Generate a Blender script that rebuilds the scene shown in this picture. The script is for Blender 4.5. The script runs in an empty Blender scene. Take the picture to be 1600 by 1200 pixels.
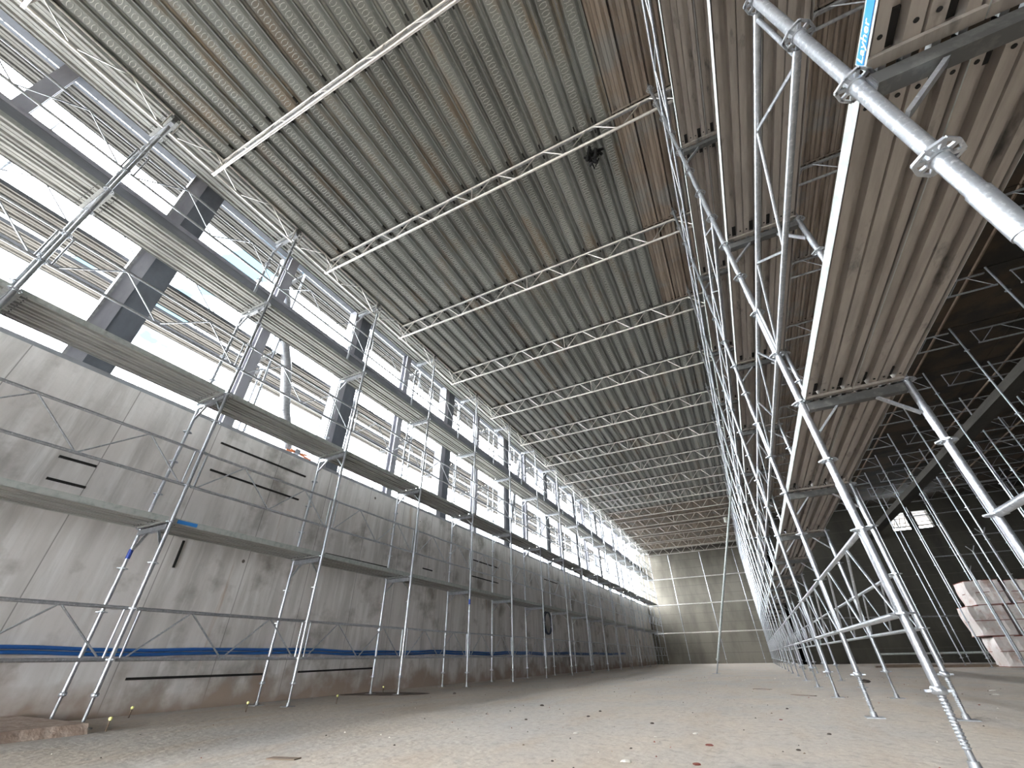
import bpy, math, random
from mathutils import Matrix, Vector
random.seed(7)
S = bpy.context.scene
# ------------------------------------------------------------------ camera, world, light, exposure
cam_d = bpy.data.cameras.new('camera'); cam = bpy.data.objects.new('camera', cam_d)
S.collection.objects.link(cam); S.camera = cam
cam_d.sensor_width = 36; cam_d.lens = 36*638.963/1600; cam_d.clip_start = .02; cam_d.clip_end = 500
RR = (0.8935368, 0.4486869, -0.0164930); DD = (-0.2630231, 0.4933194, -0.8291289); FF = (-0.3638829, 0.7451953, 0.5588141)
cam.matrix_world = Matrix(((RR[0], -DD[0], -FF[0], 0), (RR[1], -DD[1], -FF[1], 0), (RR[2], -DD[2], -FF[2], .526), (0, 0, 0, 1)))
vs = S.view_settings; vs.view_transform = 'Standard'; vs.look = 'None'; vs.gamma = 1; vs.use_curve_mapping = False
vs.exposure = 2.15
S.cycles.max_bounces = 12; S.cycles.diffuse_bounces = 8; S.cycles.glossy_bounces = 4
S.cycles.use_denoising = True; S.cycles.sample_clamp_indirect = 8

SKY = 12.0
w = bpy.data.worlds.new('world'); S.world = w; w.use_nodes = True
nt = w.node_tree; nt.nodes.clear()
def N(nt, t, **k):
    n = nt.nodes.new(t)
    for a, b in k.items():
        if a in n.inputs: n.inputs[a].default_value = b
        else: setattr(n, a, b)
    return n
tc = N(nt, 'ShaderNodeTexCoord'); mp = N(nt, 'ShaderNodeMapping'); mp.inputs['Scale'].default_value = (1, 1, 2.2)
no = N(nt, 'ShaderNodeTexNoise', Scale=2.6, Detail=6.0, Roughness=.55)
cr = N(nt, 'ShaderNodeValToRGB'); e = cr.color_ramp.elements
e[0].position = .36; e[0].color = (.016, .028, .036, 1); e[1].position = .52; e[1].color = (.60, .64, .68, 1)
m = e.new(.66); m.color = (1, 1, .99, 1)
bg = N(nt, 'ShaderNodeBackground', Strength=SKY); wo = N(nt, 'ShaderNodeOutputWorld')
for a, b in ((tc.outputs['Generated'], mp.inputs[0]), (mp.outputs[0], no.inputs['Vector']), (no.outputs[0], cr.inputs[0]), (cr.outputs[0], bg.inputs[0]), (bg.outputs[0], wo.inputs[0])):
    nt.links.new(a, b)

# ------------------------------------------------------------------ materials
MATS = {}
def mat(name, col, rough=.6, metal=0., noise=None, bump=None, rnd=0., extra=None, coord='Object'):
    """noise = (scale xyz, scale, colour2, lo, hi); bump = (scale, strength)"""
    m = bpy.data.materials.new(name); m.use_nodes = True; t = m.node_tree
    b = t.nodes['Principled BSDF']; b.inputs['Roughness'].default_value = rough; b.inputs['Metallic'].default_value = metal
    c = (*col, 1); last = None
    tx = N(t, 'ShaderNodeTexCoord'); crd = tx.outputs[coord]
    if coord == 'World':
        pass
    rgb = N(t, 'ShaderNodeRGB'); rgb.outputs[0].default_value = c; last = rgb.outputs[0]
    for k in (noise or []):
        sc, s, c2, lo, hi = k
        mpn = N(t, 'ShaderNodeMapping'); mpn.inputs['Scale'].default_value = sc
        geo = N(t, 'ShaderNodeNewGeometry')
        t.links.new(geo.outputs['Position'], mpn.inputs[0])
        nn = N(t, 'ShaderNodeTexNoise', Scale=s, Detail=5.0, Roughness=.6); t.links.new(mpn.outputs[0], nn.inputs['Vector'])
        mr = N(t, 'ShaderNodeMapRange'); mr.inputs['From Min'].default_value = lo; mr.inputs['From Max'].default_value = hi
        t.links.new(nn.outputs[0], mr.inputs[0])
        mx = N(t, 'ShaderNodeMix', data_type='RGBA'); t.links.new(mr.outputs[0], mx.inputs[0])
        t.links.new(last, mx.inputs[6]); mx.inputs[7].default_value = (*c2, 1); last = mx.outputs[2]
    if rnd:
        oi = N(t, 'ShaderNodeObjectInfo'); hs = N(t, 'ShaderNodeHueSaturation')
        mr = N(t, 'ShaderNodeMapRange'); mr.inputs['To Min'].default_value = 1-rnd; mr.inputs['To Max'].default_value = 1+rnd
        t.links.new(oi.outputs['Random'], mr.inputs[0]); t.links.new(mr.outputs[0], hs.inputs['Value']); t.links.new(last, hs.inputs['Color'])
        last = hs.outputs[0]
    if extra: last = extra(t, last)
    t.links.new(last, b.inputs['Base Color'])
    if bump:
        geo = N(t, 'ShaderNodeNewGeometry'); nn = N(t, 'ShaderNodeTexNoise', Scale=bump[0], Detail=4.0)
        t.links.new(geo.outputs['Position'], nn.inputs['Vector'])
        bp = N(t, 'ShaderNodeBump', Strength=bump[1], Distance=.02); t.links.new(nn.outputs[0], bp.inputs['Height']); t.links.new(bp.outputs[0], b.inputs['Normal'])
    MATS[name] = m; return m
def joints(t, last):
    # thin formwork joints: vertical every 1.25 m, one horizontal at z 2.7 ; dark pin marks
    geo = N(t, 'ShaderNodeNewGeometry'); sp = N(t, 'ShaderNodeSeparateXYZ'); t.links.new(geo.outputs['Position'], sp.inputs[0])
    def line(sock, per, off, wid):
        a = N(t, 'ShaderNodeMath', operation='ADD'); t.links.new(sock, a.inputs[0]); a.inputs[1].default_value = off
        p = N(t, 'ShaderNodeMath', operation='PINGPONG'); t.links.new(a.outputs[0], p.inputs[0]); p.inputs[1].default_value = per/2
        c = N(t, 'ShaderNodeMath', operation='LESS_THAN'); t.links.new(p.outputs[0], c.inputs[0]); c.inputs[1].default_value = wid
        return c.outputs[0]
    a = line(sp.outputs['Y'], 1.3, .35, .006)
    mx = N(t, 'ShaderNodeMix', data_type='RGBA'); mm = N(t, 'ShaderNodeMath', operation='MULTIPLY'); mm.inputs[1].default_value = .6
    t.links.new(a, mm.inputs[0]); t.links.new(mm.outputs[0], mx.inputs[0]); t.links.new(last, mx.inputs[6]); mx.inputs[7].default_value = (.10, .09, .085, 1)
    vo = N(t, 'ShaderNodeTexVoronoi', Scale=1.1); t.links.new(geo.outputs['Position'], vo.inputs['Vector'])
    lt = N(t, 'ShaderNodeMath', operation='LESS_THAN'); lt.inputs[1].default_value = .035; t.links.new(vo.outputs['Distance'], lt.inputs[0])
    m2 = N(t, 'ShaderNodeMix', data_type='RGBA'); t.links.new(lt.outputs[0], m2.inputs[0]); t.links.new(mx.outputs[2], m2.inputs[6]); m2.inputs[7].default_value = (.13, .11, .10, 1)
    return m2.outputs[2]
def base_dirt(t, last):
    last = joints(t, last)
    geo = N(t, 'ShaderNodeNewGeometry'); sp = N(t, 'ShaderNodeSeparateXYZ'); t.links.new(geo.outputs['Position'], sp.inputs[0])
    nn = N(t, 'ShaderNodeTexNoise', Scale=2.2, Detail=4.0); t.links.new(geo.outputs['Position'], nn.inputs['Vector'])
    a = N(t, 'ShaderNodeMath', operation='MULTIPLY_ADD'); t.links.new(nn.outputs[0], a.inputs[0]); a.inputs[1].default_value = -1.2; t.links.new(sp.outputs['Z'], a.inputs[2])
    mr = N(t, 'ShaderNodeMapRange'); mr.inputs['From Min'].default_value = -.15; mr.inputs['From Max'].default_value = -.55; t.links.new(a.outputs[0], mr.inputs[0])
    mx = N(t, 'ShaderNodeMix', data_type='RGBA'); t.links.new(mr.outputs[0], mx.inputs[0]); t.links.new(last, mx.inputs[6]); mx.inputs[7].default_value = (.33, .26, .21, 1)
    return mx.outputs[2]
def boards(t, last):
    geo = N(t, 'ShaderNodeNewGeometry'); sp = N(t, 'ShaderNodeSeparateXYZ'); t.links.new(geo.outputs['Position'], sp.inputs[0])
    p = N(t, 'ShaderNodeMath', operation='PINGPONG'); t.links.new(sp.outputs['Z'], p.inputs[0]); p.inputs[1].default_value = .35
    c = N(t, 'ShaderNodeMath', operation='LESS_THAN'); t.links.new(p.outputs[0], c.inputs[0]); c.inputs[1].default_value = .02
    mm = N(t, 'ShaderNodeMath', operation='MULTIPLY'); mm.inputs[1].default_value = .5; t.links.new(c.outputs[0], mm.inputs[0])
    mx = N(t, 'ShaderNodeMix', data_type='RGBA'); t.links.new(mm.outputs[0], mx.inputs[0]); t.links.new(last, mx.inputs[6]); mx.inputs[7].default_value = (.09, .08, .07, 1)
    return mx.outputs[2]
mat('concrete_wall', (.62, .59, .57), .8, 0, [((1, 1.4, .22), 2.2, (.44, .42, .40), .42, .68), ((1, 5, .5), 1.6, (.70, .68, .665), .5, .75), ((1, 1, 1), 1.1, (.27, .25, .225), .54, .70), ((1, 3.5, .35), .9, (.33, .19, .10), .64, .80)], (9, .25), extra=base_dirt)
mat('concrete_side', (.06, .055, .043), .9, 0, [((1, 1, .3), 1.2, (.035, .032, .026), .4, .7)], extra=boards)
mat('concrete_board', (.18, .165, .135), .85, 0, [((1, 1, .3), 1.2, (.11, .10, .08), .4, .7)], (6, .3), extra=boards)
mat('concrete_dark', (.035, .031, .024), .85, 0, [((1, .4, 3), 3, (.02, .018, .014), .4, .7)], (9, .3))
mat('concrete_ledge', (.30, .31, .33), .8, 0, [((1, 1, 1), 3, (.2, .2, .21), .4, .7)])
mat('beam_grey', (.22, .228, .25), .7, 0, [((1, .3, 1), 4, (.17, .178, .195), .4, .7)])
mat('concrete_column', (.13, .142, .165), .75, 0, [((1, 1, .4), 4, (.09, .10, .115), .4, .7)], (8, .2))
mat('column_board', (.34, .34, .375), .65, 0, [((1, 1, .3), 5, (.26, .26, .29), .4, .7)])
mat('soil', (.09, .08, .07), .95)
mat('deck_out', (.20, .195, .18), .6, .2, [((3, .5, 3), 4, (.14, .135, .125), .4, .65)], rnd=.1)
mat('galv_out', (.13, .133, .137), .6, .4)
mat('floor_dust', (.52, .45, .375), .92, 0, [((1, 1, 1), .55, (.45, .42, .385), .4, .65), ((1, 1, 1), 9, (.34, .30, .26), .52, .75), ((1.0, .25, 1), 2.4, (.46, .37, .28), .5, .8), ((1, 1, 1), 45, (.26, .23, .20), .62, .74)], (14, .5))
mat('wet_stain', (.10, .075, .06), .7, 0, [((1, 1, 1), 6, (.16, .12, .09), .45, .6)])
mat('mud', (.42, .33, .27), .95, 0, [((1, 1, 1), 8, (.30, .22, .175), .4, .6)], (16, .8))
mat('galv', (.50, .52, .55), .36, .82, [((1, 1, .25), 24, (.40, .42, .45), .42, .62), ((1, 1, 1), 60, (.72, .74, .76), .55, .7)], (60, .12), rnd=.08)
mat('galv_dull', (.40, .41, .42), .5, .7, [((1, 1, 1), 20, (.28, .28, .29), .4, .65)], rnd=.1)
mat('alu', (.78, .75, .71), .38, .75, [((1, 1, 1), 14, (.62, .59, .56), .45, .65)], rnd=.06)
mat('steel_dark', (.085, .085, .083), .5, .5, [((1, 1, 1), 14, (.15, .15, .14), .5, .7)])
mat('flange', (.44, .46, .44), .6, .25, [((1, 1, 1), 16, (.33, .36, .34), .45, .65)])
mat('deck_steel', (.37, .335, .30), .55, .45, [((4, .5, 4), 5, (.29, .26, .235), .4, .65), ((3, 1.2, 3), 2.2, (.13, .125, .12), .60, .72)], rnd=.06)
mat('deck_clean', (.42, .42, .40), .5, .4, [((4, .5, 4), 5, (.34, .34, .32), .4, .65)], rnd=.07)
mat('roof_steel', (.27, .28, .262), .45, .6, [((1.5, .4, 1), 1.4, (.21, .215, .20), .45, .6), ((2, .5, 1), 1.1, (.27, .225, .175), .54, .66), ((6, 2, 6), 7, (.36, .36, .34), .56, .68)], rnd=.16)
mat('roof_tan', (.36, .30, .245), .6, .3, [((5, .4, 4), 3, (.25, .20, .16), .42, .62), ((1, 1, 1), 1.3, (.30, .29, .27), .5, .65)], rnd=.14)
mat('roof_lip', (.40, .41, .40), .45, .6)
mat('emboss_highlight', (.54, .54, .51), .4, .55)  # lighter than the sheet: highlights on the raised arcs put into colour
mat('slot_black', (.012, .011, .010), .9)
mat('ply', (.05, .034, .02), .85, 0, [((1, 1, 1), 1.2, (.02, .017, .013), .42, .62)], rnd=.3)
mat('slab', (.05, .043, .035), .9)
mat('cloth_dark', (.006, .006, .006), .95)
mat('blue_pipe', (.015, .10, .33), .45)
mat('blue_label', (.03, .22, .62), .5)
mat('blue_tape', (.03, .07, .36), .5)
mat('white_paint', (.82, .84, .88), .5)
mat('yellow_cap', (.80, .76, .30), .5)
mat('rebar', (.16, .12, .09), .8, .3)
mat('stone_dark', (.07, .055, .045), .9)
mat('stone_light', (.62, .58, .52), .9)
mat('red_brown', (.20, .055, .035), .85)
mat('wrap', (.74, .67, .63), .45, 0, [((1, 1, 1), 2.3, (.58, .42, .36), .5, .68), ((1, 1, 1), 9, (.80, .76, .73), .5, .7)], (8, .7))
mat('wrap_red', (.30, .10, .08), .6, 0, [((1, 1, 1), 5, (.45, .25, .2), .5, .7)])
mat('wood', (.16, .12, .085), .85, 0, [((1, 1, 1), 6, (.2, .14, .1), .4, .6)])
mat('cable', (.03, .04, .06), .6)
mat('lamp_body', (.75, .76, .70), .5)
mat('orange', (.70, .22, .09), .7)

# ------------------------------------------------------------------ mesh helpers
class MB:
    def __init__(s): s.v = []; s.f = []; s.mi = []; s.sm = []; s.mats = []
    def m(s, name):
        if name not in s.mats: s.mats.append(name)
        return s.mats.index(name)
    def add(s, v, f, mt, sm=False):
        n = len(s.v); s.v += [tuple(p) for p in v]; k = s.m(mt)
        for q in f: s.f.append(tuple(i+n for i in q)); s.mi.append(k); s.sm.append(sm)
        return s
    def box(s, a, b, mt):
        (x0, y0, z0), (x1, y1, z1) = a, b
        v = [(x, y, z) for z in (z0, z1) for y in (y0, y1) for x in (x0, x1)]
        return s.add(v, [(0, 2, 3, 1), (4, 5, 7, 6), (0, 1, 5, 4), (2, 6, 7, 3), (0, 4, 6, 2), (1, 3, 7, 5)], mt)
    def tube(s, p, q, r, mt, n=10, r2=None):
        p, q = Vector(p), Vector(q); d = (q-p).normalized(); u = d.orthogonal().normalized(); w_ = d.cross(u)
        r2 = r if r2 is None else r2; v = []
        for c, rr in ((p, r), (q, r2)):
            for i in range(n):
                a = 2*math.pi*i/n; v.append(c + rr*(math.cos(a)*u + math.sin(a)*w_))
        s.add(v, [(i, (i+1) % n, n+(i+1) % n, n+i) for i in range(n)], mt, True)
        return s.add(v, [tuple(range(n-1, -1, -1)), tuple(range(n, 2*n))], mt)
    def bar(s, p, q, w_, h, mt, up=(0, 0, 1)):
        p, q = Vector(p), Vector(q); d = (q-p).normalized(); u = Vector(up)
        if abs(d.dot(u)) > .99: u = Vector((0, 1, 0))
        a = d.cross(u).normalized()*w_/2; b = a.cross(d).normalized()*h/2
        v = [c+i*a+j*b for c in (p, q) for i, j in ((-1, -1), (1, -1), (1, 1), (-1, 1))]
        return s.add(v, [(0, 1, 2, 3), (7, 6, 5, 4), (0, 4, 5, 1), (1, 5, 6, 2), (2, 6, 7, 3), (3, 7, 4, 0)], mt)
    def path(s, pts, r, mt, n=8):
        for a, b in zip(pts, pts[1:]): s.tube(a, b, r, mt, n)
        return s
    def lathe(s, prof, mt, n=16, c=(0, 0, 0)):
        v = [(c[0]+r*math.cos(2*math.pi*i/n), c[1]+r*math.sin(2*math.pi*i/n), c[2]+z) for r, z in prof for i in range(n)]
        f = [(k*n+i, k*n+(i+1) % n, (k+1)*n+(i+1) % n, (k+1)*n+i) for k in range(len(prof)-1) for i in range(n)]
        s.add(v, f, mt, True)
        return s.add(v, [tuple(range(n-1, -1, -1)), tuple(range((len(prof)-1)*n, len(prof)*n))], mt)
    def sheet(s, prof, y0, y1, mt, th=.003):
        """folded steel sheet: profile in x,z extruded along y, with thickness"""
        n = len(prof); up = [(x, z+th) for x, z in prof]
        ring = prof + up[::-1]; k = len(ring)
        v = [(x, y, z) for y in (y0, y1) for x, z in ring]
        f = [(i, (i+1) % k, k+(i+1) % k, k+i) for i in range(k)]
        f += [(i+1, i, k-1-i, k-2-i) for i in range(n-1)] + [(k+i, k+i+1, 2*k-2-i, 2*k-1-i) for i in range(n-1)]
        return s.add(v, f, mt)
    def mesh(s, name='m'):
        me = bpy.data.meshes.new(name); me.from_pydata(s.v, [], s.f); me.validate()
        if len(me.polygons) == len(s.f):
            me.polygons.foreach_set('material_index', s.mi); me.polygons.foreach_set('use_smooth', s.sm)
        for k in s.mats: me.materials.append(MATS[k])
        me.update(); return me
def obj(name, mb, parent=None, loc=None):
    me = mb.mesh(name) if isinstance(mb, MB) else mb
    o = bpy.data.objects.new(name, me); S.collection.objects.link(o)
    if parent: o.parent = parent
    if loc: o.location = loc
    return o
def tag(o, label=None, cat=None, group=None, kind=None):
    if label and cat and not kind: kind = 'thing'
    for k, v in (('label', label), ('category', cat), ('group', group), ('kind', kind)):
        if v: o[k] = v
    return o
def empty(name, loc=(0, 0, 0)):
    o = bpy.data.objects.new(name, None); S.collection.objects.link(o); o.location = loc; o.empty_display_size = .1; return o
def struct(name, mb, label=None): return tag(obj(name, mb), label, None, None, 'structure')
KIDS = {}
def kid(p, c): KIDS.setdefault(p.name, []).append(c); return c
def part(name, mb, parent, loc=None): return kid(parent, obj(name, mb, parent, loc))
def dup(o, loc=None, parent=None, rot=None):
    c = o.copy(); S.collection.objects.link(c)
    if parent: c.parent = parent; kid(parent, c)
    if loc is not None: c.location = loc
    if rot is not None: c.rotation_euler = rot
    for ch in list(KIDS.get(o.name, [])): dup(ch, None, c)
    return c
protos = {}
def place(key, build, loc, label, cat, group, rot=None):
    if key not in protos: o = protos[key] = build(); o.location = loc; o.rotation_euler = rot or (0, 0, 0)
    else: o = dup(protos[key], loc, None, rot or (0, 0, 0))
    return tag(o, label, cat, group)
ORD = 'first second third fourth fifth sixth seventh eighth ninth tenth eleventh twelfth thirteenth fourteenth fifteenth sixteenth seventeenth eighteenth nineteenth twentieth twenty-first twenty-second twenty-third twenty-fourth twenty-fifth twenty-sixth twenty-seventh'.split()

# ------------------------------------------------------------------ the place
PX = 2.5                                   # scaffold bay
TR = 2.56; T0 = 1.215                      # roof truss pitch
ROOF = 8.33                                # underside of roof planks
LF, LB = -6.455, -7.155                    # left scaffold rows
RF, RB = .85, 1.54                         # right scaffold rows
LY = [2.9+PX*k for k in range(-2, 16)]
RY = [3.62+PX*k for k in range(-2, 16)]
WX = -7.65

struct('floor', MB().box((-9.5, -14, -.3), (24, 42.6, 0), 'floor_dust'))
mb = MB().box((WX-.3, -9, -.1), (WX, 42.3, 4.15), 'concrete_wall')
wl = struct('wall_left', mb)
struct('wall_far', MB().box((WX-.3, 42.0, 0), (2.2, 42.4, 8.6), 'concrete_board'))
# far wall of the dark side hall with its opening
fy = 34.0
mb = MB()
ox0, ox1, oz0, oz1 = 9.55, 11.55, 6.75, 7.75
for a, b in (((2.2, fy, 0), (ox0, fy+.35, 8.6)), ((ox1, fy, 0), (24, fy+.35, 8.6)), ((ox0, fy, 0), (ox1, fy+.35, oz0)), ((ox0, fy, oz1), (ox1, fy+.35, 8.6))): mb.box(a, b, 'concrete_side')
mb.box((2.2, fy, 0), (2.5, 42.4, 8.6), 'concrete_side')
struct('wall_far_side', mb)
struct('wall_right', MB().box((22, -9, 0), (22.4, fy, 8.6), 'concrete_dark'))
struct('wall_back_blocker', MB().box((1.9, -6.4, 0), (22, -6, 8.6), 'concrete_dark').box((WX-.3, -9.4, 2.7), (1.9, -9, 8.6), 'concrete_dark').box((1.9, -9.4, 0), (2.2, -6, 8.6), 'concrete_dark'))  # unseen back wall, added and sized to limit daylight from behind the camera
struct('ceiling', MB().box((-7.15, -9.2, ROOF+.13), (22.4, 42.4, ROOF+.4), 'slab').box((-7.25, -9.2, ROOF+.12), (-7.15, 42.4, 9.5), 'slab').box((-8.0, -9.2, 9.5), (-7.15, 42.4, 9.7), 'slab'))  # slab above the planks and its edge strips, added to block sky light
# concrete ledge of the wall, window beam and head beam
tag(obj('window_sill', MB().box((WX-.42, -9, 4.15), (WX-.05, 42, 4.24), 'concrete_ledge')), None, None, None, 'structure').name = 'trim_1'
tag(obj('trim_2', MB().box((WX-.35, -9, 6.98), (WX-.02, 42, 7.47), 'beam_grey').box((WX-.02, -9, 7.38), (WX+.03, 42, 7.43), 'column_board')), None, None, None, 'structure')
tag(obj('trim_3', MB().box((WX-.35, -9, 9.0), (WX-.02, 42, 9.5), 'concrete_column')), None, None, None, 'structure')

# columns between the windows
def col_big():
    r = empty('concrete_column')
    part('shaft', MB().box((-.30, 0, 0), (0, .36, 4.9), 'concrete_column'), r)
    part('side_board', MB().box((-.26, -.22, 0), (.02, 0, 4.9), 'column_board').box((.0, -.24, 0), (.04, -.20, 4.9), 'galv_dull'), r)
    return r
def col_thin():
    r = empty('steel_column')
    part('shaft', MB().box((-.20, 0, 0), (-.16, .2, 4.8), 'column_board').box((-.04, 0, 0), (0, .2, 4.8), 'column_board').box((-.16, .08, 0), (-.04, .12, 4.8), 'column_board'), r)
    part('base_plate', MB().box((-.26, -.05, 0), (.03, .25, .02), 'galv_dull'), r)
    return r
for i in range(9):
    place('colbig', col_big, (WX-.1, 1.48+4.52*i, 4.15), f'dark concrete column between the wall windows, {ORD[i]} from the camera', 'column', 'dark columns between the wall windows')
for i in range(9):
    place('colthin', col_thin, (WX-.12, 3.6+4.5*(i-1), 4.24), f'slim grey steel column in the window opening, {ORD[i]} from the camera', 'column', 'slim steel columns in the window openings')
for i, (a, b) in enumerate((((5.28, 4.2), (3.62, 9.0)), ((15.6, 4.2), (17.4, 9.0)))):
    m_ = MB(); n = 9; pp = [Vector((WX-.46, a[0]+(b[0]-a[0])*t/n+.03*math.sin(t*2.1), a[1]+(b[1]-a[1])*t/n)) for t in range(n+1)]
    m_.path(pp, .11, 'galv_dull', 14)
    tag(obj('leaning_prop', m_), ('leaning grey tube in the second window opening from the camera', 'leaning grey tube in the far window opening beside a dark column')[i], 'prop', 'leaning grey tubes in the windows')

# ------------------------------------------------------------------ scaffold parts
def rosette(r0=.024):
    mb = MB(); n = 8
    for k in range(8):                      # ring with lobes and open holes
        a = 2*math.pi*k/8
        p = Vector((math.cos(a), math.sin(a), 0)); q = Vector((math.cos(a+math.pi/4), math.sin(a+math.pi/4), 0))
        big = .060 if k % 2 == 0 else .053; nx = .053 if k % 2 == 0 else .060
        mb.bar(p*big, q*nx, .010, .009, 'galv')
        mb.bar(p*r0*.9, p*big, .013, .009, 'galv')
    mb.lathe([(r0+.006, -.012), (r0+.007, 0), (r0+.006, .012)], 'galv', 10)
    return mb
ros_me = rosette().mesh('rosette')
def jack(mb, z0, near):
    """threaded spindle from the floor to z0, with nut and plate"""
def standard(z0, top, near, joints_at=()):
    r = empty('scaffold_standard')
    n = 20 if near else 8
    m_ = MB().tube((0, 0, z0-.05), (0, 0, top), .0242, 'galv', n)
    for j in joints_at: m_.tube((0, 0, j-.09), (0, 0, j+.09), .0275, 'galv', n)
    part('tube', m_, r)
    sp = MB().tube((0, 0, .008), (0, 0, z0), .0165, 'galv_dull', 12 if near else 7)
    if near:
        z = .10
        while z < z0-.07: sp.lathe([(.0165, -.005), (.0225, 0), (.0165, .005)], 'galv', 12, (0, 0, z)); z += .0155
    spo = part('spindle', sp, r)
    nut = MB().lathe([(.03, z0-.075), (.038, z0-.07), (.038, z0-.045), (.03, z0-.035)], 'galv', 12)
    nut.bar((-.065, 0, z0-.058), (.065, 0, z0-.058), .02, .012, 'galv')
    part('jack_nut', nut, spo)
    part('base_plate', MB().box((-.075, -.075, 0), (.075, .075, .008), 'galv_dull').lathe([(.03, .008), (.026, .05)], 'galv_dull', 8), r)
    return r
def add_rosettes(r, zs, key):
    for z in zs:
        if z < .15: continue
        part('rosette', ros_me, r, (0, 0, z))
def bstd(z0, top, zz, near, js):
    def f():
        r = standard(z0, top, near, js); add_rosettes(r, [zz+.5*k for k in range(0, 18) if z0 <= zz+.5*k < top], None); return r
    return f
ZL, ZR = .10, .22
for i, y in enumerate(LY):
    place('std_lf', bstd(.34, 7.97, ZL, False, (1.55, 3.55, 5.55)), (LF, y, 0), f'front-row galvanised scaffold standard along the window wall, {ORD[i]} from the camera', 'scaffold post', 'front standards along the window wall')
for i, y in enumerate(LY):
    place('std_lb', bstd(.34, 8.0, ZL, False, (1.3, 3.3, 5.3)), (LB, y, 0), f'galvanised scaffold standard close against the concrete window wall, {ORD[i]} from the camera', 'scaffold post', 'back standards along the window wall')
for i, y in enumerate(RY):
    nr = i < 4
    place('std_rf%d' % nr, bstd(.40 if nr else .36, 8.72, ZR, nr, (1.45, 3.45, 5.45, 7.45)), (RF, y, 0), f'tall galvanised scaffold standard beside the open floor on the right, {ORD[i]} from the camera', 'scaffold post', 'front standards of the right scaffold')
for i, y in enumerate(RY):
    nr = i < 4
    place('std_rb%d' % nr, bstd(.40 if nr else .36, 8.2, ZR, nr, (1.9, 3.9, 5.9)), (RB, y, 0), f'galvanised scaffold standard in the rear row of the right scaffold, {ORD[i]} from the camera', 'scaffold post', 'rear standards of the right scaffold')

# lattice guard rails (run along y, from y=0 to bay length)
def lattice(L=PX, H=.5, mt='galv', dark=False):
    def f():
        r = empty('lattice_rail'); e_ = .05
        part('top_chord', MB().tube((0, e_, H), (0, L-e_, H), .019, mt, 8), r)
        part('bottom_chord', MB().tube((0, e_, 0), (0, L-e_, 0), .019, mt, 8), r)
        xs = [e_+.06, L*.27, L*.5, L*.73, L-e_-.06]
        for k in range(4): part('diagonal', MB().tube((0, xs[k], H*(k % 2)), (0, xs[k+1], H*((k+1) % 2)), .010, mt, 6), r)
        for y in (e_+.03, L-e_-.03): part('end_post', MB().tube((0, y, -.01), (0, y, H+.01), .012, mt, 6), r)
        return r
    return f
LV = ('knee', 'head')
lev_name = {0: 'at the foot of', 2: 'above the lowest deck of', 4: 'above the middle deck of', 6: 'above the upper deck of'}
for lv in (0, 2, 4, 6):
    for i in range(len(LY)-1):
        place('latL', lattice(), (LF, LY[i], ZL+lv+.5), f'lattice guard rail {lev_name[lv]} the window-wall scaffold, {ORD[i]} bay from the camera', 'guard rail', 'lattice rails of the window-wall scaffold')
for lv in (0, 2, 4, 6):
    for i in range(len(RY)-1):
        if i == 0 or (i == 1 and lv in (0, 4)): continue
        place('latR', lattice(), (RF, RY[i], ZR+lv+.5), f'lattice guard rail {lev_name[lv]} the right scaffold, {ORD[i]} bay from the camera', 'guard rail', 'lattice rails of the right scaffold')
for i in range(3, len(RY)-1):
    place('latR', lattice(), (RB, RY[i], ZR+.5), f'lattice rail low in the rear row of the right scaffold, {ORD[i]} bay from the camera', 'guard rail', 'lattice rails of the right scaffold')
tag(obj('ledger_tube', MB().tube((RB, RY[1]+.03, ZR+1.0), (RB, RY[2]-.03, ZR+1.0), .0242, 'galv', 16)), 'thick near ledger tube leaving the right picture edge', 'scaffold tube')
# top lattice under the roof edge on the left
for i in range(len(LY)-1):
    place('latT', lattice(PX, .43, 'alu'), (LF, LY[i], 7.87), f'lattice beam under the roof edge above the windows, {ORD[i]} bay from the camera', 'lattice beam', 'lattice beams under the roof edge')

# transoms with knee braces between the two rows
def transom(L, mt='galv', bm=None):
    def f():
        r = empty('deck_transom')
        part('beam', MB().box((.03, -.028, -.03), (L-.03, -.022, .03), bm or mt).box((.03, .022, -.03), (L-.03, .028, .03), bm or mt).box((.03, -.028, -.036), (L-.03, .028, -.03), bm or mt), r)
        for a, b in ((.03, .22), (L-.03, L-.22)):
            part('knee_brace', MB().bar((a, 0, -.22), (b, 0, -.03), .035, .014, mt), r)
            s_ = 1 if a < b else -1
            part('wedge_head', MB().box((min(a, a+s_*.05)-.005, -.016, -.035), (max(a, a+s_*.05)-.005, .016, .03), mt), r)
        return r
    return f
DECK = [(-.159, 0), (-.157, .064), (-.150, .064), (-.147, .014), (-.108, .014), (-.104, .060), (-.062, .060), (-.056, .016), (-.006, .016), (-.003, .030), (.003, .030), (.006, .016), (.056, .016), (.062, .060), (.104, .060), (.108, .014), (.147, .014), (.150, .064), (.157, .064), (.159, 0)]
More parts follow.
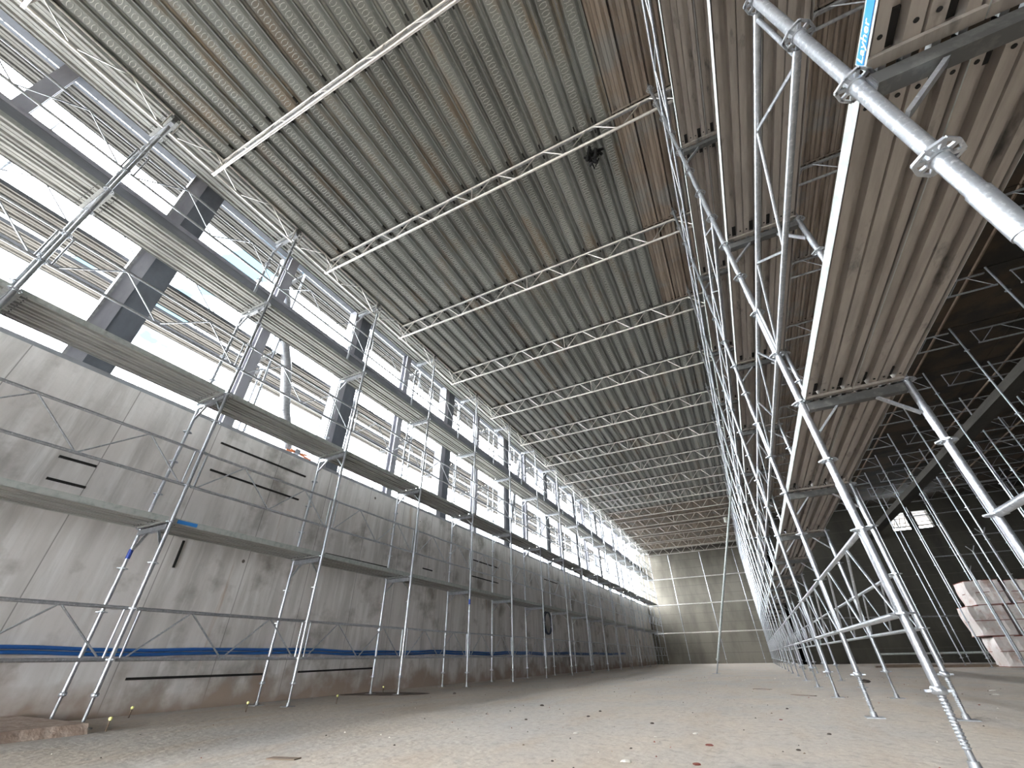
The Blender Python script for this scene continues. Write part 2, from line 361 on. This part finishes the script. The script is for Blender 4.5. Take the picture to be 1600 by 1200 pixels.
def plank(mt, fl='flange', L=PX, holes=True):
    def f():
        r = empty('scaffold_plank')
        d_ = part('deck_sheet', MB().sheet(DECK, .03, L-.03, mt, .003), r)
        for x in (-.1605, .1590): part('side_flange', MB().box((x, .03, -.002), (x+.0015, L-.03, .070), fl), r)
        for y, sg in ((.03, 1), (L-.03, -1)):
            e_ = MB()
            a, b = sorted((y, y+sg*.04)); e_.box((-.158, a, -.004), (.158, b, .014), mt)
            for x in (-.11, -.04, .04, .11):
                e_.box((x-.012, y-.045 if sg > 0 else y-.01, .0), (x+.012, y+.01 if sg > 0 else y+.045, .03), 'galv_dull')
            part('end_fitting', e_, r)
        for y0, y1 in ((.055, .17), (L-.17, L-.055)):
            for x in (-.083, .083): part('end_shade_insert', MB().box((x-.019, y0, .050), (x+.019, y1, .0595), 'slot_black'), d_)  # black inserts standing in for the darkness in the recess ends
        if holes:
            for y in (.12, L-.12):
                for x in (-.128, -.03, .03, .128): part('drain_hole', MB().tube((x, y, .0115), (x, y, .016), .008, 'slot_black', 8), d_)
        return r
    return f
dn = {2: 'lowest', 4: 'middle', 6: 'upper', 8.13: 'topmost'}
for lv in (2, 4, 6, 8.13):
    for i in range(len(LY)-1):
        for k in range(2):
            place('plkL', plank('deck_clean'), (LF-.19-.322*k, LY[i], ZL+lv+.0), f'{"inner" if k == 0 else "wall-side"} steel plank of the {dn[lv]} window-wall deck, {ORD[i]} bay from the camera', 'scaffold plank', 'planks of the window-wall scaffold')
    for i in range(len(LY)):
        place('trL', transom(.70), (LB, LY[i], ZL+lv-.05), f'transom under the {dn[lv]} window-wall deck, {ORD[i]} from the camera', 'transom', 'transoms of the window-wall scaffold')
for lv in (2, 4, 6):
    for i in range(len(RY)-1):
        for k in range(2):
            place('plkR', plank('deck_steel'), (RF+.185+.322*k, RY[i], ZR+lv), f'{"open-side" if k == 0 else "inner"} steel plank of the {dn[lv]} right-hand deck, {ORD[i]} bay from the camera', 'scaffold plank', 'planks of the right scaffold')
    for i in range(len(RY)):
        place('trR', transom(.69, 'galv', 'steel_dark'), (RF, RY[i], ZR+lv-.05), f'transom under the {dn[lv]} right-hand deck, {ORD[i]} from the camera', 'transom', 'transoms of the right scaffold')

# ------------------------------------------------------------------ roof: planks and trusses
TY = [T0+TR*k for k in range(-2, 16)]
NOTCH = (('slot_black'),)
def roof_plank(L=TR):
    def f():
        r = empty('roof_plank'); hw = .164
        pf = [(-hw, -.0), (-hw+.004, .050), (-.128, .056), (-.088, .016), (-.080, .012), (.080, .012), (.088, .016), (.128, .056), (hw-.004, .050), (hw, 0)]
        for x in (-hw, hw-.006): part('seam_lip', MB().box((x, .04, -.004), (x+.006, L-.04, .012), 'roof_lip'), r)
        em = MB().sheet(pf, .0, L-.0, 'roof_steel', .003); y = .10                   # pairs of raised arcs, the tread pattern seen from below
        while y < L-.1:
            for sg in (1, -1):
                pts = []
                for j in range(5):
                    a = (-62+31*j)*math.pi/180
                    pts.append(Vector((.062*math.sin(a), y+sg*(.030*math.cos(a)+.002), .0092)))
                for a_, b_ in zip(pts, pts[1:]): em.bar(a_, b_, .0085, .010, 'emboss_highlight')
            y += .098
        part('embossed_sheet', em, r)
        for y0, y1 in ((.05, .14), (L-.14, L-.05)): part('notch_insert', MB().box((-hw-.011, y0, -.012), (-hw+.011, y1, .02), 'slot_black'), r)  # black boxes in place of the dark notches between plank ends
        return r
    return f
def tan_plank(L=TR):
    def f():
        r = empty('ribbed_plank')
        part('ribbed_sheet', MB().sheet(DECK, .02, L-.02, 'roof_tan', .003), r)
        for a in (.02, L-.055): part('end_fitting', MB().box((-.158, a, -.004), (.158, a+.035, 0), 'roof_tan'), r)
        return r
    return f
x0 = -6.47; PW = .333
NE = 21                                       # embossed planks per bay, x -6.34 .. .2
ntan = 0
for b in range(len(TY)-1):
    if b < 12:
        for k in range(NE+2):
            x = x0+PW*(k+.5) if k < NE else x0+PW*NE+.328*(k-NE+.5)
            if x < .22 or (b >= 5):
                place('roofp', roof_plank(), (x, TY[b], ROOF), f'embossed grey roof plank in truss bay {ORD[b]} from the camera, {ORD[k]} from the window wall', 'roof plank', 'embossed steel planks of the roof')
            else:
                place('tanp', tan_plank(), (x, TY[b], ROOF+.01), f'ribbed brown roof plank in truss bay {ORD[b]} from the camera, {ORD[k]} from the window wall', 'roof plank', 'ribbed brown planks of the roof')
    else:
        for k in range(NE+3):
            place('tanp', tan_plank(), (x0+.328*(k+.5), TY[b], ROOF+.01), f'far ribbed roof plank in truss bay {ORD[b]} from the camera, {ORD[k]} from the window wall', 'roof plank', 'ribbed brown planks of the roof')
for b in range(len(TY)-1):
    if TY[b]+TR > fy: continue
    for k in range(8):
        place('tanp', tan_plank(), (1.30+.328*(k+.5), TY[b], ROOF+.01), f'ribbed brown roof plank behind the right scaffold, truss bay {ORD[b]} from the camera, {ORD[k]} outwards', 'roof plank', 'ribbed brown planks behind the right scaffold')
def ply_sheet():
    r = empty('plywood_sheet'); part('panel', MB().box((0, 0, 0), (2.46, TR-.04, .021), 'ply'), r)
    part('joist', MB().box((.6, 0, -.05), (.64, TR-.04, 0), 'wood'), r); return r
for b in range(len(TY)-1):
    if TY[b]+TR > fy: continue
    for k in range(7):
        place('ply', ply_sheet, (4.2+2.5*k, TY[b], ROOF+.10), f'dark plywood sheet over the side hall, truss bay {ORD[b]} from the camera, {ORD[k]} row outwards', 'plywood sheet', 'plywood sheets over the side hall')
def truss(x0, x1, H=.43, mt='alu', pitch=.66, low=0):
    def f():
        r = empty('roof_truss'); L = x1-x0
        part('top_chord', MB().tube((0, 0, H), (L, 0, H), .019, mt, 10).bar((0, .034, H+.01), (L, .034, H+.01), .03, .03, 'galv_dull'), r)
        part('bottom_chord', MB().tube((-.03, 0, 0), (L+.03, 0, 0), .0242, mt, 12), r)
        n = max(2, int(round(L/pitch))); st = L/n
        for k in range(n):
            a = k*st+.06; c = k*st+st/2
            part('diagonal', MB().tube((a, 0, .01), (c-.05, 0, H-.01), .011, mt, 7), r)
            part('diagonal', MB().tube((c+.10, 0, H-.01), (k*st+st-.02, 0, .01), .011, mt, 7), r)
        for x in (.0, L*.5): part('upright', MB().tube((x, 0, 0), (x, 0, H), .0135, mt, 7), r)
        return r
    return f
for i, y in enumerate(TY):
    place('trussL', truss(LF-.02, RF+.35, pitch=.96), (LF-.02, y, 7.86), f'welded lattice truss spanning the main hall roof, {ORD[i]} from the camera', 'roof truss', 'trusses of the main hall roof')
for i, y in enumerate(TY):
    if y > fy: continue
    place('trussR', truss(0, 5.6, mt='galv_dull', pitch=1.0), (1.9, y, 7.86), f'lattice truss from the right scaffold into the side hall, {ORD[i]} from the camera', 'roof truss', 'trusses of the side hall roof')
for i, y in enumerate(TY):
    if y > fy: continue
    place('trussO', truss(0, 6.5, mt='galv_dull', pitch=1.0), (8.1, y+.25, 7.9), f'outer lattice truss deep in the side hall, {ORD[i]} from the camera', 'roof truss', 'outer trusses of the side hall')
    place('trussO', truss(0, 6.5, mt='galv_dull', pitch=1.0), (14.9, y+.25, 7.9), f'outermost lattice truss by the right wall, {ORD[i]} from the camera', 'roof truss', 'outer trusses of the side hall')

# ------------------------------------------------------------------ side hall: standards, beam
def stdS():
    r = standard(.34, 8.2, False); add_rosettes(r, [.4+1.0*k for k in range(8)], None); return r
rows = ((7.36, 0), (9.05, .15), (11.0, .3), (13.4, 0), (16.0, .2), (18.6, .1))
for ri, (x, dy) in enumerate(rows):
    for i in range(12):
        y = 3.6+PX*i+dy
        place('stdS', stdS, (x, y, 0), f'scaffold standard of the dark side hall, {ORD[ri]} row outwards, {ORD[i]} from the camera', 'scaffold post', 'standards of the dark side hall')
def stub():
    r = empty('steel_prop')
    part('outer_tube', MB().tube((0, 0, .01), (0, 0, 1.6), .03, 'galv_dull', 8), r)
    part('inner_tube', MB().tube((0, 0, 1.6), (0, 0, 3.0), .022, 'galv_dull', 8), r)
    part('fork_head', MB().bar((0, 0, 3.0), (-.10, 0, 3.16), .02, .02, 'galv_dull').bar((0, 0, 3.0), (.10, 0, 3.16), .02, .02, 'galv_dull'), r)
    part('foot', MB().box((-.08, -.08, 0), (.08, .08, .01), 'galv_dull'), r); return r
for i, (x, y) in enumerate(((6.0, 15.2), (6.6, 17.9), (8.3, 19.0), (7.9, 22.5), (10.2, 19.2), (10.4, 23.6), (12.2, 22.0), (9.8, 27.5), (12.4, 27.0))):
    place('stub', stub, (x, y, 0), f'short prop with forked head on the side hall floor, {ORD[i]} from the camera', 'prop', 'forked props in the side hall')
tag(obj('concrete_beam', MB().box((7.92, -5, 6.40), (8.36, 34, 6.62), 'concrete_dark')), 'long board-marked concrete beam under the dark side hall roof', 'beam', 'concrete beams of the side hall')
tag(obj('concrete_beam', MB().box((9.4, 20, 3.4), (21.9, 20.35, 3.9), 'concrete_dark')), 'cross beam of dark concrete low in the side hall', 'beam', 'concrete beams of the side hall')
def hz(i, a, b, lab):
    tag(obj('ledger_tube', MB().tube(a, b, .024, 'galv_dull', 8)), lab, 'scaffold tube', 'ledgers in the side hall')
k = 0
for y in (8.6, 13.6, 18.6, 23.6, 28.6):
    for z in (1.4, 4.4, 6.4):
        hz(k, (9.05, y+.15, z), (18.6, y+.1, z), f'horizontal tube across the side hall, {("low", "middle", "high")[(1.4, 4.4, 6.4).index(z)]}, {ORD[(8.6, 13.6, 18.6, 23.6, 28.6).index(y)]} row from the camera'); k += 1
tag(obj('ledger_tube', MB().tube((5.2, 29, .45), (13.5, 28, .45), .04, 'flange', 8)), 'pale tube lying level near the side hall floor', 'scaffold tube', 'ledgers in the side hall')
tag(obj('ledger_tube', MB().tube((2.6, 26, 1.9), (12, 31, 1.9), .03, 'galv_dull', 8)), 'thin horizontal tube in front of the far side wall', 'scaffold tube', 'ledgers in the side hall')

# wrapped pallets on the right
def pallet(name, loc, size, mt, lab):
    m_ = MB(); random.seed(hash(name+str(loc[2])) % 97 if False else int(loc[0]*10+loc[2]*7))
    nx, nz = 6, 6; sx, sy, sz = size
    # lumpy wrapped block
    def P(u, v, w_): 
        j = .03*math.sin(9*u+5*w_+loc[0])+.03*math.sin(7*v+4*w_+loc[2])
        return (u*sx+j*(1 if .05 < w_ < .95 else .3), v*sy+j, w_*sz)
    v = []; f = []
    g = 6
    for w_ in range(g+1):
        for q in range(4*g):
            e_, t = divmod(q, g); t /= g
            u, vv = ((t, 0), (1, t), (1-t, 1), (0, 1-t))[e_]
            v.append(P(u, vv, w_/g))
    n = 4*g
    for w_ in range(g):
        for q in range(n): f.append((w_*n+q, w_*n+(q+1) % n, (w_+1)*n+(q+1) % n, (w_+1)*n+q))
    f.append(tuple(range(n-1, -1, -1))); f.append(tuple(range(g*n, (g+1)*n)))
    r = empty('wrapped_pallet', loc)
    part('wrapped_blocks', MB().add(v, f, mt, False), r)
    b = MB()
    for zz in (.0, .5, 1.): b.box((-.012, -.03, zz*(sz-.02)), (sx+.012, sy+.03, zz*(sz-.02)+.02), 'red_brown' if mt == 'wrap' else 'wrap')
    part('strap', b, r)
    tag(r, lab, 'pallet', 'stack of wrapped pallets'); return r
pallet('a', (8.0, 24.05, .0), (.95, 1.1, .95), 'wrap', 'white wrapped pallet of blocks, bottom left of the stack')
pallet('b', (9.1, 24.05, .0), (1.0, 1.1, .95), 'wrap_red', 'reddish wrapped pallet at the bottom of the stack, beside the white one')
pallet('c', (7.75, 24.05, .96), (1.0, 1.1, 1.0), 'wrap', 'white wrapped pallet in the middle of the stack, left one')
pallet('d', (8.92, 24.05, .96), (1.0, 1.1, 1.0), 'wrap', 'white wrapped pallet in the middle of the stack, right one')
pallet('e', (8.05, 24.05, 1.97), (1.0, 1.1, .85), 'wrap', 'torn white wrapped pallet on top of the stack, left one')
pallet('f', (9.22, 24.05, 1.97), (1.0, 1.1, .80), 'wrap', 'white wrapped pallet on top of the stack, right one')
for i, (x, y, L, a) in enumerate(((4.2, 25, 2.2, .1), (5.6, 26.5, 3.0, -.05), (6.2, 24.5, 1.8, .2), (4.9, 27.5, 1.5, .35))):
    o = obj('timber_board', MB().box((0, 0, 0), (L, .16, .06), 'wood'), None, (x, y, 0)); o.rotation_euler = (0, 0, a)
    tag(o, f'loose timber board on the floor of the side hall, {ORD[i]} from the right scaffold', 'board', 'loose boards in the side hall')

# ------------------------------------------------------------------ end wall scaffold
for i, x in enumerate((-4.95, -2.3, .35)):
    place('std_e', bstd(.34, 8.1, ZL, False, ()), (x, 41.4, 0), f'scaffold standard in front of the far end wall, {ORD[i]} from the window wall', 'scaffold post', 'standards at the far end wall')
for i, z in enumerate((2.1, 4.15, 6.15)):
    tag(obj('ledger_tube', MB().tube((-7.3, 41.3, z), (1.6, 41.3, z), .045, 'alu', 8)), f'pale horizontal tube along the far end wall, {("lowest", "middle", "top")[i]}', 'scaffold tube', 'tubes along the far end wall')

# leaning prop in the open floor
r = empty('long_prop', (-1.453, 18.64, 0))
top = Vector((2.50, 5.9, 8.2)).normalized() if False else None
P1 = Vector((2.45, 2.1, 7.1))
part('tube', MB().tube(P1*.05, P1, .042, 'flange', 12), r)
part('spindle', MB().tube((0, 0, 0), P1*.06, .02, 'galv_dull', 8), r)
part('foot', MB().box((-.14, -.08, 0), (.14, .08, .012), 'galv_dull'), r)
part('jack_nut', MB().lathe([(.06, 0), (.06, .05)], 'flange', 10, P1*.055), r)
tag(r, 'long pale leaning prop standing alone on the open floor', 'prop')

# ------------------------------------------------------------------ outer scaffold seen through the windows
OX = ((-8.12, -8.78), (-8.96, -9.72))
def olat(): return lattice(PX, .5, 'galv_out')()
for ri, (xa, xb) in enumerate(OX):
    for i in range(14):
        y = 1.7+PX*(i-2)+.3*ri
        rn = ('nearer', 'farther')[ri]
        if i < 14:
            for lv in ((6.48, 9.08) if ri == 0 else (6.48,)):
                for k in range(2):
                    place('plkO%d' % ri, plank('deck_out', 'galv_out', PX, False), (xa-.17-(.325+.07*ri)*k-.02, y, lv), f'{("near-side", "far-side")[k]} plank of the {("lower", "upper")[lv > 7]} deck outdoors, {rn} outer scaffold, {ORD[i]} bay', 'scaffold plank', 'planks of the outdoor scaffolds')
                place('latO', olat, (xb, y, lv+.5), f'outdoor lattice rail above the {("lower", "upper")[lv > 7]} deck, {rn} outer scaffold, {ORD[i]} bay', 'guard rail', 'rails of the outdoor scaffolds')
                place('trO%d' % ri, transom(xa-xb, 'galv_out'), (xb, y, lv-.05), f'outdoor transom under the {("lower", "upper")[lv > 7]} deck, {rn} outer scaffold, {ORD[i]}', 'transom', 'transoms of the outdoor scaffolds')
        for k, x in enumerate((xa, xb)):
            def so():
                q = standard(.34, 10.2, False); add_rosettes(q, [.48+1.0*j for j in range(4, 10)], None); return q
            place('stdO', so, (x, y, 0), f'outdoor standard beyond the windows, {rn} outer scaffold, {("near", "far")[k]} row, {ORD[i]}', 'scaffold post', 'standards of the outdoor scaffolds')
tag(obj('ground_outside', MB().box((-60, -40, -.35), (-7.96, 70, -.05), 'soil')), None, None, None, 'structure')

# ------------------------------------------------------------------ on and along the left wall
for i, (z, dx) in enumerate(((.685, 0), (.735, .01))):
    m_ = MB(); pts = []
    y = -4.
    while y < 32: pts.append((WX+.05+dx, y, z+.014*math.sin(y*1.3)+.008*math.sin(y*3.1))); y += .6
    m_.path(pts, .021, 'blue_pipe', 8)
    tag(obj('blue_pipe', m_), ('lower', 'upper')[i]+' blue plastic pipe along the concrete window wall', 'pipe', 'blue pipes along the wall')
slots = [((1.831, 2.878), (2.241, 2.881)), ((1.843, 2.578), (2.255, 2.579)), ((3.661, 3.851), (5.509, 3.839)), ((3.667, 3.342), (5.495, 3.336)), ((3.714, 2.439), (5.785, 2.316)), ((3.715, 2.171), (3.719, 1.778)), ((3.704, .396), (5.794, .392)), ((6.446, .403), (8.419, .421)), ((6.465, 2.458), (8.434, 2.47)), ((9.805, 2.655), (10.25, 2.653)), ((12.4, 3.3), (14.2, 3.3)), ((12.4, 2.8), (14.2, 2.8)), ((18.52, 3.476), (20.08, 3.477))]
for i, (a, b) in enumerate(slots):
    tag(obj('rebate_strip', MB().bar((WX+.002, a[0], a[1]), (WX+.002, b[0], b[1]), .03, .035, 'slot_black', (1, 0, 0))), f'thin black strip recessed in the concrete wall, {ORD[i]} counted from the camera', 'recess strip', 'black strips in the wall')
m_ = MB().path([(WX+.05, 18.5+.42*math.cos(a*.3), 1.8+.42*math.sin(a*.3)) for a in range(22)], .03, 'cable', 6).path([(WX+.09, 18.5+.38*math.cos(a*.3), 1.78+.40*math.sin(a*.3)) for a in range(22)], .03, 'cable', 6)
tag(obj('cable_coil', m_), 'dark coil of cable hanging on the concrete wall', 'cable coil')
# mud kerb at the wall foot
m_ = MB(); v = []; n = 14
for i in range(n+1):
    y = -4+i*(6.75/n); j = .04*math.sin(i*2.3)
    v += [(WX+.01, y, 0), (WX+.01, y, .10), (-6.02+j*.5, y, .075+.006*math.sin(i)), (-5.96+j*.5, y, 0)]
f = [(4*i+a, 4*i+a+1, 4*i+a+5, 4*i+a+4) for i in range(n) for a in range(3)] + [(0, 3, 2, 1), (4*n, 4*n+1, 4*n+2, 4*n+3)]
tag(obj('mud_kerb', m_.add(v, f, 'mud')), 'low reddish mud bank at the foot of the concrete wall', 'kerb')
def cap():
    r = empty('rebar_stake'); part('bar', MB().tube((0, 0, 0), (0, 0, .09), .008, 'rebar', 6), r)
    part('cap', MB().lathe([(.010, .085), (.018, .097), (.018, .108), (.009, .116)], 'yellow_cap', 10), r); return r
for i, (x, y) in enumerate(((-7.25, 3.72), (-6.0, 2.92), (-6.34, 4.65), (-6.06, 5.96), (-7.1, 8.2))):
    place('cap', cap, (x, y, 0), f'rebar stake with yellow cap in the floor, {ORD[i]} from the left picture edge', 'stake', 'yellow-capped stakes')
m_ = MB(); n = 28; v = [(-6.95+1.0*math.cos(a)*(1+.12*math.sin(3*a)), 7.95+.55*math.sin(a)*(1+.2*math.sin(2*a+1)), .004) for a in [2*math.pi*i/n for i in range(n)]]
v += [(x, y, 0) for x, y, z in v]
m_.add(v, [tuple(range(n))]+[(i, n+i, n+(i+1) % n, (i+1) % n) for i in range(n)], 'wet_stain')
tag(obj('damp_patch', m_), 'dark damp patch on the floor by the concrete wall', 'stain', kind='stuff')

# stones and scraps on the floor
def stone_me(mt, sd, fl=.6):
    rnd = random.Random(sd); m_ = MB(); v = []; f = []
    for k, (zz, rr) in enumerate(((0, .8), (.35, 1), (.75, .7))):
        for i in range(7): a = i*2*math.pi/7; q = rr*rnd.uniform(.75, 1.2); v.append((q*math.cos(a), q*.8*math.sin(a), zz*fl))
    v.append((0, 0, fl)); 
    for k in range(2): f += [(k*7+i, k*7+(i+1) % 7, k*7+7+(i+1) % 7, k*7+7+i) for i in range(7)]
    f += [(14+i, 14+(i+1) % 7, 21) for i in range(7)] + [tuple(range(6, -1, -1))]
    return m_.add(v, f, mt).mesh('pebble')
sm = {('d', i): stone_me('stone_dark', i) for i in range(3)}; sm.update({('l', i): stone_me('stone_light', i+9, .35) for i in range(2)}); sm[('r', 0)] = stone_me('red_brown', 5, .3)
deb = [(-2.796, 6.457, .03, 'd', 'dark pebble'), (-1.841, 5.969, .022, 'd', 'dark pebble'), (-2.35, 4.99, .02, 'd', 'dark pebble'), (-1.82, 5.441, .02, 'd', 'flat dark pebble'), (-2.65, 3.266, .013, 'd', 'black pebble'),
       (-1.07, 5.071, .02, 'd', 'dark pebble'), (-.624, 4.55, .03, 'l', 'pale flat chip'), (-.475, 4.037, .032, 'r', 'reddish brick chip'), (-.96, 3.731, .012, 'd', 'dark pebble'), (-1.31, 3.144, .012, 'd', 'black pebble'),
       (-.887, 3.283, .04, 'l', 'pale scrap'), (-.488, 3.357, .03, 'r', 'brown chip'), (1.87, 12.9, .10, 'd', 'dark lump'), (.029, 5.709, .022, 'r', 'brown stone'), (.332, 4.836, .018, 'd', 'dark stone'), (.072, 4.028, .016, 'd', 'black stone'),
       (.134, 6.797, .02, 'd', 'brown stone'), (3.092, 10.369, .06, 'l', 'white chip'), (2.85, 9.517, .05, 'l', 'white chip'), (-5.42, 8.305, .04, 'd', 'dark stone'), (-1.551, 4.276, .03, 'l', 'pale flat scrap'), (-.9, 4.3, .014, 'l', 'white chip')]
for i, (x, y, s_, c, nm) in enumerate(deb):
    me = sm[(c, i % {'d': 3, 'l': 2, 'r': 1}[c])]
    o = obj('pebble', me, None, (x, y, 0)); o.scale = (s_, s_, s_); o.rotation_euler = (0, 0, i*1.3)
    tag(o, f'{nm} on the dusty floor, {ORD[i]} of the loose bits counted from the left wall side' if False else f'{nm} lying on the dusty floor {("left of centre", "near the middle", "right of centre")[0 if x < -2 else 1 if x < 0 else 2]}, about {y:.1f} metres out', 'pebble', 'loose stones on the floor')
rnd = random.Random(3)
m_ = MB()
for i in range(420):
    y = rnd.uniform(2.0, 16); x = rnd.uniform(-5.5, 3.5); s_ = rnd.uniform(.003, .010)*(1+y*.06); a = rnd.uniform(0, 3.1)
    p, q = Vector((math.cos(a)*s_, math.sin(a)*s_, 0)), Vector((-math.sin(a)*s_*.6, math.cos(a)*s_*.6, 0)); c = Vector((x, y, 0))
    m_.add([c+p, c+q, c-p, c-q, c+Vector((0, 0, s_*.7))], [(0, 1, 4), (1, 2, 4), (2, 3, 4), (3, 0, 4)], rnd.choice(('stone_dark', 'stone_dark', 'wood', 'stone_light', 'red_brown')))
tag(obj('gravel', m_), 'fine gravel and crumbs scattered over the dusty floor', 'gravel', kind='stuff')
for i, (x, y, L, a) in enumerate(((.45, 8.95, .36, -.55), (-.1, 10.4, .34, -.6), (-3.02, 2.59, .22, .2))):
    o = obj('timber_scrap', MB().box((-L/2, -.035, 0), (L/2, .035, .006), 'wood'), None, (x, y, 0)); o.rotation_euler = (0, 0, a)
    tag(o, ('dark flat strip on the floor beside the right scaffold feet', 'dark flat strip on the floor farther out in the hall', 'small dark strip on the near floor at bottom left')[i], 'scrap', 'dark strips on the floor')

# ------------------------------------------------------------------ small things high up
m_ = MB(); rnd = random.Random(11); pts = [Vector((rnd.gauss(0, .07), rnd.gauss(0, .09), rnd.gauss(0, .07))) for _ in range(46)]
m_.tube((0, 0, 0), (.02, 0, .31), .008, 'cloth_dark', 6)
for a, b in zip(pts, pts[1:]): m_.tube(a, a+(b-a)*.8, rnd.uniform(.010, .028), 'cloth_dark', 6)
tag(obj('black_netting', m_, None, (-.32, 4.11, 8.02)), 'black tangle of netting hanging under the roof by a truss', 'netting')
m_ = MB().tube((0, 0, 0), (0, 0, .3), .12, 'lamp_body', 12).box((-.2, -.02, .3), (.2, .02, .34), 'galv_dull').tube((0, 0, .34), (0, 0, .63), .012, 'galv_dull', 6)
tag(obj('hanging_lamp', m_, None, (.42, 30.5, 7.7)), 'small pale lamp hanging under the far roof', 'lamp')
# maker's label on the near plank edge, blue bands
lb = obj('maker_label', MB().box((-.0012, 0, 0), (0, .25, .046), 'blue_label'), None, (RF+.0232, .83, ZR+2.012))
tag(lb, 'blue maker label with white lettering on the near plank edge', 'label')
cu = bpy.data.curves.new('lettering', 'FONT'); cu.body = 'Layher'; cu.size = .05; cu.extrude = .0006; cu.materials.append(MATS['white_paint'])
tmp = bpy.data.objects.new('tmp', cu); S.collection.objects.link(tmp); bpy.context.view_layer.update()
me_ = bpy.data.meshes.new_from_object(tmp.evaluated_get(bpy.context.evaluated_depsgraph_get())); bpy.data.objects.remove(tmp); me_.materials.clear(); me_.materials.append(MATS['white_paint'])
tx = bpy.data.objects.new('lettering', me_); S.collection.objects.link(tx); tx.parent = lb
tx.matrix_local = Matrix(((0, 0, -1, -.0018), (-1, 0, 0, .24), (0, 1, 0, .008), (0, 0, 0, 1)))
for i, (x, y, z) in enumerate(((LB, LY[2], 1.72), (RF, RY[1], 7.0) if False else (LF, LY[5], 1.75))):
    tag(obj('blue_tape', MB().tube((0, 0, 0), (0, 0, .12), .0262, 'blue_tape', 12), None, (x, y, z)), ('blue tape band around a standard beneath the lowest window-wall deck', 'blue tape band on a farther standard of the window-wall scaffold')[i], 'tape', 'blue tape bands')
tag(obj('maker_label', MB().box((0, 0, 0), (.0012, .26, .046), 'blue_label'), None, (LF-.0285, LY[2]+.08, ZL+2.012)), 'blue label on the edge of the lowest window-wall deck', 'label')
m_ = MB().bar((0, 0, 0), (.02, .5, .05), .02, .03, 'orange').bar((0, .1, .05), (.02, .62, -.02), .02, .03, 'orange').box((-.03, .2, 0), (.03, .32, .1), 'concrete_ledge')
tag(obj('orange_clamp', m_, None, (WX-.15, 5.0, 4.30)), 'orange clamp on the window sill by the leaning tube', 'clamp')

# bars in the far window of the side hall
r = empty('window_grille', (0, 0, 0)); m_ = MB()
part('board', MB().box((10.45, fy+.1, oz0), (10.85, fy+.16, oz1), 'slot_black'), r)
for k, z in enumerate((oz0+.14, oz0+.38, oz0+.66, oz1-.12)): part('rail', MB().box((ox0, fy+.12, z), (ox1, fy+.15, z+(.07 if k == 0 else .025)), 'wood'), r)
for k in range(3): part('brace', MB().bar((ox0+.1+.3*k, fy+.18, oz0+.15), (ox0+.4+.25*k, fy+.18, oz1-.15), .025, .02, 'wood', (0, 1, 0)), r)
tag(r, 'dark board and thin bars across the small far window of the side hall', 'window grille')
